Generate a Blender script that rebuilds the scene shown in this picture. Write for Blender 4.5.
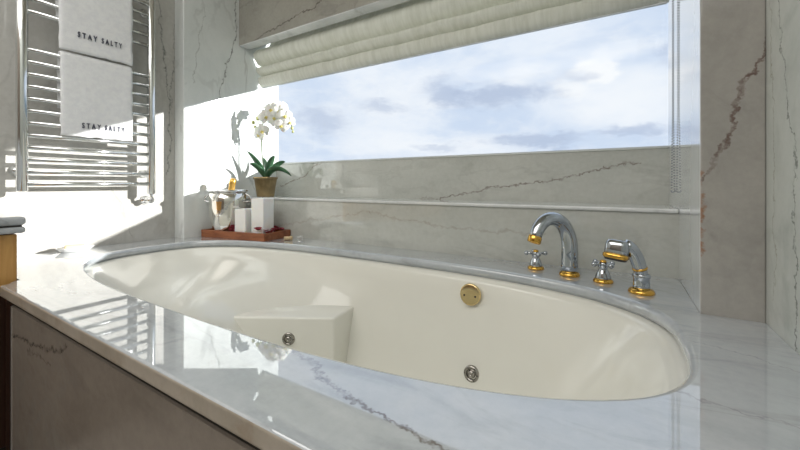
import bpy, bmesh, math, random
from mathutils import Vector, Matrix, noise
random.seed(7)
for o in list(bpy.data.objects): bpy.data.objects.remove(o)
S = 0.27            # one unit of the plan = height of the eye above the bath deck (27 cm)
Z0 = 0.82           # eye height above the floor
scn = bpy.context.scene
COL = scn.collection
PI = math.pi
def W(x, y, z): return Vector((x*S, y*S, z*S+Z0))

# ------------------------------------------------------------ camera, sky, sun, added fill lamp, exposure
cam = bpy.data.objects.new('camera', bpy.data.cameras.new('camera')); COL.objects.link(cam)
cam.location = W(0, 0, 0); cam.rotation_euler = (PI/2, 0, math.radians(31.4))
cam.data.sensor_width = 36; cam.data.lens = 16.2; cam.data.shift_y = -0.05125; cam.data.clip_start = 0.02
scn.camera = cam
SUN_DIR = Vector((-1.65, -1.0, -0.435)).normalized()
sl = bpy.data.lights.new('sun', 'SUN'); sl.energy = 6.5; sl.angle = 0.012; sl.color = (1.0, 0.98, 0.95)
so = bpy.data.objects.new('sun', sl); COL.objects.link(so); so.rotation_euler = SUN_DIR.to_track_quat('-Z', 'Y').to_euler()
so.location = W(3, 12, 6)
AL = [(-3.1, -3.4, 5.4, 27.0, 2.0)]
for i, (x, y, z, e, s) in enumerate(AL):
    l = bpy.data.lights.new('fill_light', 'AREA'); l.energy = e; l.size = s; l.color = (1.0, 0.985, 0.96)  # added fill lamp, brightens the room side of the marble
    o = bpy.data.objects.new('fill_light', l); COL.objects.link(o); o.location = W(x, y, z)
scn.view_settings.view_transform = 'Standard'; scn.view_settings.look = 'None'
scn.view_settings.gamma = 1; scn.view_settings.use_curve_mapping = False
scn.view_settings.exposure = 0.36

class NT:
    def __init__(s, t): s.t = t; s.n = t.nodes; s.l = t.links
    def new(s, typ, **k):
        n = s.n.new(typ)
        for a, b in k.items(): setattr(n, a, b)
        return n
    def set(s, sock, v):
        if isinstance(v, bpy.types.NodeSocket): s.l.new(v, sock)
        elif isinstance(v, (tuple, list, Vector)) and len(v) == 3 and len(sock.default_value) == 4: sock.default_value = (*v, 1)
        else: sock.default_value = v
    def math(s, op, a, b=None, c=None, clamp=False):
        n = s.new('ShaderNodeMath', operation=op); n.use_clamp = clamp
        s.set(n.inputs[0], a)
        if b is not None: s.set(n.inputs[1], b)
        if c is not None: s.set(n.inputs[2], c)
        return n.outputs[0]
    def vm(s, op, a, b=None, out=0, scale=None):
        n = s.new('ShaderNodeVectorMath', operation=op); s.set(n.inputs[0], a)
        if b is not None: s.set(n.inputs[1], b)
        if scale is not None: s.set(n.inputs['Scale'], scale)
        return n.outputs['Value'] if out else n.outputs[0]
    def mix(s, f, a, b, blend='MIX'):
        n = s.new('ShaderNodeMix', data_type='RGBA', blend_type=blend)
        s.set(n.inputs[0], f); s.set(n.inputs[6], a); s.set(n.inputs[7], b)
        return n.outputs[2]
    def noise(s, vec, scale, detail=4, rough=0.5, dist=0, col=False):
        n = s.new('ShaderNodeTexNoise'); s.set(n.inputs['Vector'], vec)
        n.inputs['Scale'].default_value = scale; n.inputs['Detail'].default_value = detail
        n.inputs['Roughness'].default_value = rough; n.inputs['Distortion'].default_value = dist
        return n.outputs['Color'] if col else n.outputs['Fac']
    def ss(s, v, a, b, lo=0, hi=1):
        n = s.new('ShaderNodeMapRange', interpolation_type='SMOOTHSTEP'); s.set(n.inputs[0], v)
        for i, k in enumerate((a, b, lo, hi)): n.inputs[i+1].default_value = k
        return n.outputs[0]

wld = bpy.data.worlds.new('sky'); scn.world = wld; wld.use_nodes = True
w = NT(wld.node_tree); w.n.clear()
tc = w.new('ShaderNodeTexCoord').outputs['Generated']
dirn = w.vm('NORMALIZE', tc)
sep = w.new('ShaderNodeSeparateXYZ'); w.l.new(dirn, sep.inputs[0])
stretch = w.vm('MULTIPLY', dirn, (1, 1, 2.4))
n1 = w.noise(stretch, 3.1, 7, 0.55, 0.3)
n2 = w.noise(w.vm('ADD', stretch, (4, 2, 1)), 7.0, 6, 0.6, 0.4)
warp = w.vm('SCALE', w.vm('SUBTRACT', w.noise(stretch, 9, 4, 0.6, col=True), (.5, .5, .5)), scale=0.10)
dw = w.vm('ADD', dirn, warp)
def pixdir(u, v):
    X = (u-400)/360; a = math.radians(31.4)
    d = Vector((-math.sin(a)+math.cos(a)*X, math.cos(a)+math.sin(a)*X, (184-v)/360)); d.normalize(); return d
def blob(u, v, r0, r1):
    return w.ss(w.vm('DISTANCE', dw, pixdir(u, v), out=1), r0, r1, 1, 0)
az = w.math('ARCTAN2', sep.outputs[0], sep.outputs[1])
hor = w.math('SQRT', w.math('SUBTRACT', 1.0, w.math('MULTIPLY', sep.outputs[2], sep.outputs[2])))
el = w.math('DIVIDE', sep.outputs[2], w.math('MAXIMUM', hor, .01))
wn = w.new('ShaderNodeSeparateXYZ'); w.l.new(w.noise(stretch, 7, 6, .62, col=True), wn.inputs[0])
az = w.math('ADD', az, w.math('MULTIPLY', w.math('SUBTRACT', wn.outputs[0], .5), .16))
el = w.math('ADD', el, w.math('MULTIPLY', w.math('SUBTRACT', wn.outputs[1], .5), .11))
fine = w.math('SUBTRACT', w.noise(stretch, 22, 5, .65), .5)
def patch(u, v, wu, hv, soft=.6):
    """soft cloud patch standing in the direction seen at a given bearing"""
    d = pixdir(u, v); d2 = pixdir(u+wu, v); d3 = pixdir(u, v-hv)
    A = math.atan2(d.x, d.y); E = d.z/math.hypot(d.x, d.y)
    wa = abs(math.atan2(d2.x, d2.y)-A); he = abs(d3.z/math.hypot(d3.x, d3.y)-E)
    qa = w.math('DIVIDE', w.math('SUBTRACT', az, A), wa); qe = w.math('DIVIDE', w.math('SUBTRACT', el, E), he)
    dist = w.math('SQRT', w.math('ADD', w.math('MULTIPLY', qa, qa), w.math('MULTIPLY', qe, qe)))
    dist = w.math('ADD', dist, w.math('MULTIPLY', fine, 1.3))
    return w.ss(dist, 1-soft, 1+soft*.4, 1, 0)
base = w.mix(w.ss(n1, .38, .60), (.58, .68, .84), (.76, .82, .91))
base = w.mix(w.math('MULTIPLY', w.ss(n2, .5, .66), .35), base, (.84, .87, .92))
for (u, v, a, b, k, sf) in [(395, 100, 70, 30, .6, .9), (620, 105, 70, 30, .6, .9), (420, 145, 120, 12, .55, .9), (600, 70, 26, 20, 1, .5), (572, 92, 26, 12, .8, .6), (520, 72, 40, 14, .6, .8), (630, 45, 60, 12, .5, .9)]:
    base = w.mix(w.math('MULTIPLY', patch(u, v, a, b, sf), k), base, (.90, .92, .945))
for (u, v, a, b, k, sf) in [(500, 96, 66, 15, .85, .8), (450, 92, 30, 13, .7, .8), (587, 74, 16, 10, .5, .9), (536, 141, 64, 7, .8, .7), (630, 134, 38, 6, .7, .7), (380, 108, 20, 9, .6, .8), (318, 121, 34, 14, .65, .9), (440, 146, 24, 5, .5, .8), (668, 50, 14, 22, .5, .9)]:
    base = w.mix(w.math('MULTIPLY', patch(u, v, a, b, sf), k), base, (.44, .52, .68))
base = w.mix(w.ss(sep.outputs[2], -.02, .01, 1, 0), base, (.16, .22, .27))
bg = w.new('ShaderNodeBackground'); w.l.new(base, bg.inputs[0]); bg.inputs[1].default_value = 0.85
w.l.new(bg.outputs[0], w.new('ShaderNodeOutputWorld').inputs[0])

# ------------------------------------------------------------ materials
def mat(name):
    m = bpy.data.materials.new(name); m.use_nodes = True
    t = NT(m.node_tree); b = t.n['Principled BSDF']; return m, t, b
def simple(name, col, rough=.4, metal=0, bump=0, bscale=200, var=0, vscale=20, sub=0, coat=0, ior=1.5):
    m, t, b = mat(name)
    co = t.new('ShaderNodeTexCoord').outputs['Object']
    c = col
    if var: c = t.mix(t.ss(t.noise(co, vscale, 4), .3, .7), tuple(x*(1-var) for x in col), tuple(min(1, x*(1+var)) for x in col))
    t.set(b.inputs['Base Color'], c); b.inputs['Roughness'].default_value = rough; b.inputs['Metallic'].default_value = metal
    b.inputs['IOR'].default_value = ior
    if coat: b.inputs['Coat Weight'].default_value = coat; b.inputs['Coat Roughness'].default_value = .03
    if sub:
        b.inputs['Subsurface Weight'].default_value = sub; b.inputs['Subsurface Radius'].default_value = (.02, .015, .01)
    if bump:
        bn = t.new('ShaderNodeBump'); bn.inputs['Strength'].default_value = bump; bn.inputs['Distance'].default_value = .002
        t.l.new(t.noise(co, bscale, 3), bn.inputs['Height']); t.l.new(bn.outputs[0], b.inputs['Normal'])
    return m
def marble(name, base, light, dark, stretch=(1, 1, 1), scale=3.0, veins=(), vein=.35, rough=.06, ior=1.6, coat=0, seed=0, vcol=(.20, .20, .19)):
    m, t, b = mat(name)
    pos = t.new('ShaderNodeNewGeometry').outputs['Position']
    p = t.vm('ADD', pos, (seed*3.1, seed*1.7, seed*2.3))
    ps = t.vm('MULTIPLY', p, stretch)
    cloud = t.noise(ps, scale, 6, .6, .6)
    c = t.mix(t.ss(cloud, .3, .7), base, light)
    c2 = t.noise(t.vm('ADD', ps, (7, 3, 5)), scale*2.2, 7, .65, 1.2)
    c = t.mix(t.math('MULTIPLY', t.ss(c2, .5, .72), .45), c, dark)
    nv = t.noise(t.vm('ADD', ps, (2, 9, 4)), scale*.9, 5, .55, .8)
    line = t.math('ABSOLUTE', t.math('SUBTRACT', nv, .5))
    f = t.math('MULTIPLY', t.ss(line, .002, .022, 1, 0), vein)
    f = t.math('MULTIPLY', f, t.ss(t.noise(p, 2.3, 2), .35, .6))
    c = t.mix(f, c, vcol)
    # fine crystalline mottling
    c = t.mix(.18, c, t.mix(t.noise(p, 60, 3, .7), (.25, .25, .25), (1, 1, 1)), 'OVERLAY')
    wv = t.vm('SCALE', t.vm('SUBTRACT', t.noise(p, 9, 5, .75, col=True), (.5, .5, .5)), scale=.085)
    brk = t.ss(t.noise(p, 38, 4, .7), .36, .6)
    for (a, bb, wd, colv, k) in veins:
        ax_ = 1 if abs(a[1]-bb[1]) < 1e-6 else (0 if abs(a[0]-bb[0]) < 1e-6 else 2)
        pw = t.vm('ADD', pos, t.vm('MULTIPLY', wv, tuple(0 if q == ax_ else 1 for q in range(3))))
        a = W(*a); bb = W(*bb); ba = bb-a
        pa = t.vm('SUBTRACT', pw, a)
        h = t.math('MULTIPLY', t.vm('DOT_PRODUCT', pa, ba, out=1), 1/ba.length_squared, clamp=True)
        hv = t.new('ShaderNodeVectorMath', operation='SCALE'); hv.inputs[0].default_value = ba; t.l.new(h, hv.inputs['Scale'])
        dist = t.vm('LENGTH', t.vm('SUBTRACT', pa, hv.outputs[0]), out=1)
        f = t.math('MULTIPLY', t.ss(dist, wd*.08, wd*.62, 1, 0), t.math('MULTIPLY_ADD', brk, k*.6, k*.35))
        c = t.mix(f, c, colv)
    t.set(b.inputs['Base Color'], c)
    t.set(b.inputs['Roughness'], rough); b.inputs['IOR'].default_value = ior
    if coat: b.inputs['Coat Weight'].default_value = coat; b.inputs['Coat Roughness'].default_value = .015; b.inputs['Coat IOR'].default_value = 1.7
    return m
BR = (.17, .12, .085); GR = (.22, .23, .22)
M = {}
M['deck'] = marble('polished_marble_deck', (.42, .455, .49), (.54, .575, .61), (.27, .295, .325), (.5, 1.6, 1), 3.2, [
    ((-1.7, 1.5, -1), (-1.3, 1.36, -1), 0.009, (.20, .20, .24), 0.8), ((-1.3, 1.36, -1), (-1.08, 1.31, -1), 0.009, (.20, .20, .24), 0.8), ((-1.08, 1.31, -1), (-0.85, 1.27, -1), 0.01, (.13, .10, .085), 0.95), ((-0.85, 1.27, -1), (-0.68, 1.25, -1), 0.01, (.13, .10, .085), 0.95), ((-0.68, 1.25, -1), (-0.3, 1.2, -1), 0.01, (.13, .10, .085), 0.95),
    ((.1, 2.2, -1), (.9, 2.05, -1), .006, (.3, .3, .31), .6), ((.3, 3.0, -1), (.9, 2.7, -1), .005, (.3, .3, .31), .6)], vein=.22, rough=.025, ior=1.8, coat=1)
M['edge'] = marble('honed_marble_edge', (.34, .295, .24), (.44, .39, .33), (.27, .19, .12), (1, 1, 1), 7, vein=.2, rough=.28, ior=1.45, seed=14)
M['front'] = marble('dark_marble_panel', (.215, .18, .15), (.26, .225, .19), (.16, .135, .11), (.6, 1, 1.3), 3, [
    ((-5.0, 1.0, -1.46), (-4.22, 1.0, -1.38), .012, (.07, .06, .05), .9), ((-4.22, 1.0, -1.38), (-3.54, 1.0, -1.24), .012, (.07, .06, .05), .9), ((-4.5, 1.0, -1.48), (-3.9, 1.0, -1.42), .008, (.08, .07, .06), .7)], vein=.2, rough=.25, ior=1.45, seed=1)
M['back'] = marble('window_wall_marble', (.50, .515, .475), (.60, .61, .565), (.40, .41, .38), (.6, 1, 1.4), 3, [
    ((-6.72, 5.67, -0.05), (-6.1, 5.67, 0.12), 0.01, (.22, .18, .14), 0.9), ((-6.1, 5.67, 0.12), (-5.6, 5.67, 0.4), 0.01, (.22, .18, .14), 0.9), ((-5.6, 5.67, 0.4), (-5.2, 5.67, 0.5), 0.01, (.22, .18, .14), 0.9), ((-3.2, 5.67, -0.3), (-2.46, 5.67, -0.2), 0.009, (.22, .18, .16), 0.9), ((-2.46, 5.67, -0.2), (-1.46, 5.67, -0.02), 0.009, (.22, .18, .16), 0.9), ((-1.46, 5.67, -0.02), (-0.74, 5.67, 0.06), 0.009, (.22, .18, .16), 0.9), ((-0.74, 5.67, 0.06), (0.23, 5.67, 0.31), 0.009, (.22, .18, .16), 0.9), ((-6.7, 4.77, -0.95), (-5.37, 4.77, -0.75), 0.01, (.28, .20, .15), 0.35), ((-5.37, 4.77, -0.75), (-4.13, 4.77, -0.54), 0.01, (.28, .20, .15), 0.35), ((-4.13, 4.77, -0.54), (-3.49, 4.77, -0.46), 0.01, (.28, .20, .15), 0.35), ((-3.49, 4.77, -0.46), (-2.39, 4.77, -0.6), 0.01, (.28, .20, .15), 0.35), ((-2.39, 4.77, -0.6), (-0.8, 4.77, -0.64), 0.01, (.28, .20, .15), 0.35)], vein=.13, rough=.04, ior=1.75, seed=2)
M['jamb'] = marble('polished_white_marble', (.70, .74, .73), (.82, .85, .84), (.58, .62, .61), (1, 1, .5), 3, [
    ((-6.85, 4.66, 4.2), (-6.85, 4.64, 3.01), 0.007, (.10, .11, .10), 0.95), ((-6.85, 4.64, 3.01), (-6.85, 4.42, 2.49), 0.007, (.10, .11, .10), 0.95), ((-6.85, 4.42, 2.49), (-6.85, 4.26, 1.68), 0.007, (.10, .11, .10), 0.95), ((-6.85, 4.26, 1.68), (-6.85, 4.1, 1.0), 0.007, (.10, .11, .10), 0.95), ((-6.85, 4.0, 3.4), (-6.85, 3.8, 2.4), 0.005, (.26, .27, .26), 0.7), ((-6.85, 3.8, 2.4), (-6.85, 3.75, 1.9), 0.005, (.26, .27, .26), 0.7)], vein=.3, rough=.045, ior=1.7, seed=3)
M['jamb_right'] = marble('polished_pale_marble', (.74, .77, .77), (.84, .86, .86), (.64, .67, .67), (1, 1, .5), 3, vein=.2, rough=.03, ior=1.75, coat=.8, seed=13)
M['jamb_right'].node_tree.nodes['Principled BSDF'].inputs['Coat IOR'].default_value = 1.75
M['left'] = marble('left_wall_marble', (.47, .46, .43), (.57, .56, .53), (.36, .35, .33), (1, 1, .6), 3, [
    ((-7.17, 3.25, 3.7), (-7.17, 3.38, 2.46), 0.007, (.13, .14, .13), 0.9), ((-7.17, 3.38, 2.46), (-7.17, 3.5, 1.57), 0.007, (.13, .14, .13), 0.9), ((-7.17, 3.5, 1.57), (-7.17, 3.48, 0.2), 0.007, (.13, .14, .13), 0.9), ((-7.17, 3.61, 3.48), (-7.17, 3.52, 1.39), 0.006, (.13, .14, .13), 0.8), ((-7.17, 2.4, 0.2), (-7.17, 2.75, -0.4), 0.006, (.3, .3, .28), 0.6), ((-7.17, 2.75, -0.4), (-7.17, 2.9, -0.95), 0.006, (.3, .3, .28), 0.6)], vein=.15, rough=.12, ior=1.5, seed=4)
M['lintel'] = marble('lintel_marble', (.36, .35, .31), (.43, .42, .375), (.26, .25, .22), (.7, 1, 1.2), 3, [
    ((-6.85, 4.7, 2.82), (-5.86, 4.7, 3.02), 0.008, (.10, .085, .07), 0.95), ((-5.86, 4.7, 3.02), (-4.77, 4.7, 3.14), 0.008, (.10, .085, .07), 0.95), ((-4.77, 4.7, 3.14), (-4.0, 4.7, 3.4), 0.008, (.10, .085, .07), 0.95)], vein=.3, rough=.12, ior=1.5, seed=5)
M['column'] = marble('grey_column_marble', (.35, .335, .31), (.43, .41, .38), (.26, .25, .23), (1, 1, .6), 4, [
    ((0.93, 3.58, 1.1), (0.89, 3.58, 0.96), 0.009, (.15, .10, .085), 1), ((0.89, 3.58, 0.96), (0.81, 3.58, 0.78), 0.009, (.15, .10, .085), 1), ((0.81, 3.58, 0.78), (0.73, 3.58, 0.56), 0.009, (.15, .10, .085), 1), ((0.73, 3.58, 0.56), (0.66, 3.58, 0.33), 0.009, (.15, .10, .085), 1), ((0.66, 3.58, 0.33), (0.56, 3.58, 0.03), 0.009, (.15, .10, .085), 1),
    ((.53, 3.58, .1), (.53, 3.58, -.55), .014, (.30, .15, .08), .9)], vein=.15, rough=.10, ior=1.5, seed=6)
M['right'] = marble('right_wall_marble', (.58, .62, .58), (.70, .73, .69), (.44, .48, .45), (1, 1, .7), 2.5, [
    ((0.9, 3.42, 2.2), (0.9, 3.36, 1.23), 0.006, (.20, .22, .20), 0.9), ((0.9, 3.36, 1.23), (0.9, 3.29, 0.81), 0.006, (.20, .22, .20), 0.9), ((0.9, 3.29, 0.81), (0.9, 3.13, 0.33), 0.006, (.20, .22, .20), 0.9), ((0.9, 3.13, 0.33), (0.9, 3.05, -1), 0.006, (.20, .22, .20), 0.9), ((0.9, 3.5, 1.3), (0.9, 3.41, 0.03), 0.005, (.3, .28, .2), 0.6), ((0.9, 3.41, 0.03), (0.9, 3.45, -0.8), 0.005, (.3, .28, .2), 0.6)], vein=.12, rough=.10, ior=1.5, seed=8)
M['ledge'] = marble('ledge_marble', (.62, .64, .64), (.78, .79, .78), (.5, .52, .52), (1, 1, 1), 3, vein=.2, rough=.04, ior=1.7, seed=9)
M['tub'] = simple('cream_acrylic', (.82, .81, .74), .15, ior=1.5, coat=.3)
M['chrome'] = simple('chrome', (.86, .87, .88), .05, 1, var=.03, vscale=4)
M['tap'] = simple('tap_chrome', (.47, .50, .53), .05, 1, var=.03, vscale=4)
M['cover'] = simple('pale_gold', (.80, .62, .32), .12, 1, var=.04, vscale=30)
M['rail'] = simple('rail_chrome', (.80, .82, .82), .12, 1, var=.03, vscale=4)
M['gold'] = simple('polished_gold', (.72, .42, .09), .10, 1, var=.05, vscale=30)
M['steel'] = simple('hammered_steel', (.82, .80, .75), .08, 1, .25, 45)
M['jet'] = simple('jet_steel', (.40, .38, .35), .15, 1, .2, 90)
M['black'] = simple('black_rubber', (.02, .02, .02), .5, var=.2)
M['dark'] = simple('dark_joint', (.03, .025, .02), .6, var=.2)
M['towel'] = simple('white_terry', (.94, .95, .98), .95, 0, 1.0, 420, .04, 60)
M['ink'] = simple('navy_thread', (.05, .055, .09), .8, var=.2, vscale=300)
M['wax'] = simple('white_wax', (.97, .97, .94), .45, var=.02, sub=.35)
M['wick'] = simple('wick', (.12, .09, .07), .9, var=.2)
M['petal'] = simple('orchid_petal', (.90, .90, .86), .5, var=.05, vscale=60, sub=.2)
M['lip'] = simple('orchid_lip', (.72, .62, .18), .5, var=.2, vscale=90)
M['bud'] = simple('orchid_bud', (.55, .58, .22), .5, var=.15, vscale=60)
M['leaf'] = simple('orchid_leaf', (.045, .12, .06), .28, var=.25, vscale=30)
M['stem'] = simple('orchid_stem', (.12, .17, .07), .5, var=.2, vscale=50)
M['pot'] = simple('bronze_pot', (.34, .25, .12), .5, .3, .6, 90, .2, 30)
M['moss'] = simple('moss', (.08, .07, .04), .9, 0, 1, 150, .3, 90)
M['rose'] = simple('rose_petal', (.30, .03, .05), .6, var=.35, vscale=40)
M['foil'] = simple('gold_foil', (.80, .48, .12), .28, .8, .5, 90, .15, 40)
M['bottle'] = simple('dark_green_glass', (.02, .045, .02), .05, var=.1)
M['cork'] = simple('cork', (.62, .47, .28), .8, var=.25, vscale=200)
M['soap'] = simple('beige_soap', (.75, .64, .42), .5, var=.04)
M['ceramic'] = simple('white_ceramic', (.85, .85, .83), .15, var=.02)
M['bead'] = simple('grey_bead', (.40, .42, .43), .25, .4, var=.05)
M['ceiling'] = simple('cream_ceiling_paint', (.80, .74, .64), .7, var=.03, vscale=3)
M['rear'] = simple('warm_wall_paint', (.24, .20, .165), .6, var=.06, vscale=3)
M['frame'] = simple('white_window_frame', (.70, .73, .74), .35, var=.03)
M['counter'] = marble('grey_counter_marble', (.36, .38, .40), (.48, .5, .52), (.26, .28, .3), scale=6, rough=.08, seed=11)
M['floor'] = marble('floor_marble', (.36, .34, .31), (.44, .42, .39), (.28, .26, .24), scale=2, rough=.12, seed=12)
M['trim'] = simple('chrome_trim', (.7, .7, .7), .3, 1, var=.03)
def wood(name, a, b_, stretch, rough=.35):
    m, t, b = mat(name)
    pos = t.new('ShaderNodeNewGeometry').outputs['Position']
    p = t.vm('MULTIPLY', pos, stretch)
    g = t.noise(p, 6, 6, .6, .8)
    t.set(b.inputs['Base Color'], t.mix(t.ss(g, .3, .7), a, b_)); b.inputs['Roughness'].default_value = rough
    bn = t.new('ShaderNodeBump'); bn.inputs['Strength'].default_value = .15; bn.inputs['Distance'].default_value = .002
    t.l.new(g, bn.inputs['Height']); t.l.new(bn.outputs[0], b.inputs['Normal'])
    return m
M['oak'] = wood('honey_wood', (.50, .25, .07), (.66, .37, .12), (6, 6, .6))
M['shaded_wood'] = wood('shaded_brown_wood', (.022, .009, .005), (.04, .016, .009), (6, 6, .6))  # shade low on the cabinet wood, put into a darker colour
M['tray'] = wood('red_brown_wood', (.21, .065, .025), (.36, .125, .05), (1.2, 8, 8), .4)
# glass pane: mostly transparent with a Fresnel reflection
m = bpy.data.materials.new('clear_glass'); m.use_nodes = True; t = NT(m.node_tree); t.n.clear(); M['glass'] = m
fr = t.new('ShaderNodeFresnel'); fr.inputs[0].default_value = 1.25
tr = t.new('ShaderNodeBsdfTransparent'); gl = t.new('ShaderNodeBsdfGlossy'); gl.inputs['Roughness'].default_value = .01
tr.inputs[0].default_value = (.985, .99, .99, 1)
mx = t.new('ShaderNodeMixShader'); gg_ = t.new('ShaderNodeNewGeometry').outputs['Backfacing']; t.set(mx.inputs[0], t.math('MULTIPLY', fr.outputs[0], t.math('SUBTRACT', 1.0, gg_))); t.l.new(tr.outputs[0], mx.inputs[1]); t.l.new(gl.outputs[0], mx.inputs[2])
t.l.new(mx.outputs[0], t.new('ShaderNodeOutputMaterial').inputs[0])
# blind cloth: diffuse with some daylight coming through
m, t, b = mat('pale_green_blind_cloth'); M['blind'] = m
co = t.new('ShaderNodeTexCoord').outputs['Object']
g = t.noise(t.vm('MULTIPLY', co, (9, 2, 1)), 6, 4, .6)
cc = t.mix(t.ss(g, .3, .7), (.76, .765, .69), (.87, .875, .81)); t.set(b.inputs['Base Color'], cc); b.inputs['Roughness'].default_value = .9
tl = t.new('ShaderNodeBsdfTranslucent'); t.set(tl.inputs[0], cc); mx = t.new('ShaderNodeMixShader'); mx.inputs[0].default_value = .28
t.l.new(b.outputs[0], mx.inputs[1]); t.l.new(tl.outputs[0], mx.inputs[2]); t.l.new(mx.outputs[0], t.n['Material Output'].inputs[0])

# ------------------------------------------------------------ mesh helpers (all shapes are given in plan units)
def obj(name, bm, m, parent=None, origin=None, smooth=False, bevel=0, bseg=3, sub=0):
    """one mesh object; vertices come in metres, world space; stored relative to the parent's or own origin"""
    org = Vector((0, 0, 0))
    bmesh.ops.remove_doubles(bm, verts=bm.verts[:], dist=2e-6)
    bmesh.ops.recalc_face_normals(bm, faces=bm.faces[:])
    if parent is not None:
        p = parent
        while p is not None: org += p.location; p = p.parent
    own = Vector((0, 0, 0))
    if origin is not None: own = Vector(origin) - org
    bmesh.ops.translate(bm, verts=bm.verts[:], vec=-(org+own))
    me = bpy.data.meshes.new(name); bm.to_mesh(me); bm.free()
    if smooth:
        for f in me.polygons: f.use_smooth = True
    me.materials.append(m)
    o = bpy.data.objects.new(name, me); COL.objects.link(o); o.location = own
    if parent is not None: o.parent = parent
    if bevel:
        b = o.modifiers.new('bevel', 'BEVEL'); b.width = bevel; b.segments = bseg; b.limit_method = 'ANGLE'; b.angle_limit = .7
        b.harden_normals = False
    if sub:
        s = o.modifiers.new('sub', 'SUBSURF'); s.levels = sub; s.render_levels = sub
    return o
def thing(name, label, cat, loc, group=None):
    o = bpy.data.objects.new(name, None); COL.objects.link(o); o.location = loc; o.empty_display_size = .05
    return tag(o, label, cat, group)
def tag(o, label, cat, group=None):
    o['label'] = label; o['category'] = cat
    if group: o['group'] = group
    return o
def struct(o, label=None):
    o['kind'] = 'structure'
    if label: o['label'] = label
    return o
def box(x0, x1, y0, y1, z0, z1, bm=None):
    bm = bm or bmesh.new()
    c = (W(x0, y0, z0)+W(x1, y1, z1))/2; d = W(x1, y1, z1)-W(x0, y0, z0)
    bmesh.ops.create_cube(bm, size=1, matrix=Matrix.Translation(c) @ Matrix.Diagonal((abs(d.x), abs(d.y), abs(d.z), 1)))
    return bm
def lathe(prof, c, bm=None, seg=32, mtx=None, fn=None, cap=True):
    """profile [(r,z)] in metres about c (metres)"""
    bm = bm or bmesh.new(); rings = []
    mtx = mtx or Matrix.Identity(4)
    for r, z in prof:
        ring = []
        for k in range(seg):
            a = 2*PI*k/seg; rr = r*(fn(a, z) if fn else 1)
            ring.append(bm.verts.new(Vector(c) + (mtx @ Vector((rr*math.cos(a), rr*math.sin(a), z)))))
        rings.append(ring)
    for a, b in zip(rings, rings[1:]):
        for k in range(seg): bm.faces.new((a[k], a[(k+1) % seg], b[(k+1) % seg], b[k]))
    if cap:
        for ring in (rings[0], rings[-1]):
            try: bm.faces.new(ring)
            except ValueError: pass
    return bm
def tube(pts, rad, bm=None, seg=16, flat=1.0, cap=True):
    """pts metres; rad number or list"""
    bm = bm or bmesh.new(); n = len(pts); pts = [Vector(p) for p in pts]
    rads = rad if isinstance(rad, (list, tuple)) else [rad]*n
    t0 = (pts[1]-pts[0]).normalized(); up = Vector((0, 0, 1)) if abs(t0.z) < .9 else Vector((1, 0, 0))
    side = t0.cross(up).normalized(); rings = []
    for i, p in enumerate(pts):
        t = (pts[min(i+1, n-1)]-pts[max(i-1, 0)]).normalized()
        side = (side - t*side.dot(t)).normalized(); u = side.cross(t).normalized()
        rings.append([bm.verts.new(p + (side*math.cos(2*PI*k/seg) + u*math.sin(2*PI*k/seg)*flat)*rads[i]) for k in range(seg)])
    for a, b in zip(rings, rings[1:]):
        for k in range(seg): bm.faces.new((a[k], a[(k+1) % seg], b[(k+1) % seg], b[k]))
    if cap: bm.faces.new(rings[0]); bm.faces.new(rings[-1])
    return bm
def arc(fn, n): return [fn(i/n) for i in range(n+1)]
def axis_mtx(z): return Vector(z).normalized().to_track_quat('Z', 'Y').to_matrix().to_4x4()
def sphere(c, r, bm=None, sc=(1, 1, 1), mtx=None, u=12, v=8):
    bm = bm or bmesh.new()
    bmesh.ops.create_uvsphere(bm, u_segments=u, v_segments=v, radius=r, matrix=Matrix.Translation(Vector(c)) @ (mtx or Matrix.Identity(4)) @ Matrix.Diagonal((*sc, 1)))
    return bm
def prism(poly, z0, z1, bm=None):
    bm = bm or bmesh.new()
    a = [bm.verts.new(W(x, y, z0)) for x, y in poly]; b = [bm.verts.new(W(x, y, z1)) for x, y in poly]
    bm.faces.new(a[::-1]); bm.faces.new(b)
    for k in range(len(poly)): bm.faces.new((a[k], a[(k+1) % len(poly)], b[(k+1) % len(poly)], b[k]))
    return bm
def extrude_x(poly, x0, x1, n=1, bm=None, fn=None):
    """closed (y,z) profile run along x"""
    bm = bm or bmesh.new(); rings = []
    for i in range(n+1):
        x = x0+(x1-x0)*i/n
        rings.append([bm.verts.new(W(x, *(fn(x, y, z, j) if fn else (y, z)))) for j, (y, z) in enumerate(poly)])
    for a, b in zip(rings, rings[1:]):
        for k in range(len(poly)): bm.faces.new((a[k], a[(k+1) % len(poly)], b[(k+1) % len(poly)], b[k]))
    bm.faces.new(rings[0]); bm.faces.new(rings[-1][::-1])
    return bm

# ------------------------------------------------------------ the setting
FL = -Z0/S; CE = 5.5; XL = -7.17; XR = .90; JL = -6.85; JR = .53; YC = 3.58; YB = 4.77; YW = 5.67; YR = -7.0
struct(obj('floor', box(XL-.5, XR+.5, YR-.5, YW+.5, FL-.3, FL), M['floor']))
struct(obj('ceiling', box(XL-.5, XR+.5, YR-.5, YW+.07, CE, CE+.3), M['ceiling']))
struct(obj('wall_left', box(XL-.5, XL, YR-.5, YW+.07, FL, CE), M['left']))
struct(obj('wall_right', box(XR, XR+.5, YR-.5, YW+.07, FL, CE), M['right']))
struct(obj('wall_rear', box(XL, XR, YR-.5, YR, FL, CE), M['rear']))
struct(obj('wall_column_left', box(XL, JL, YC, YW+.07, FL, CE), M['jamb'], bevel=.003))
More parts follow.
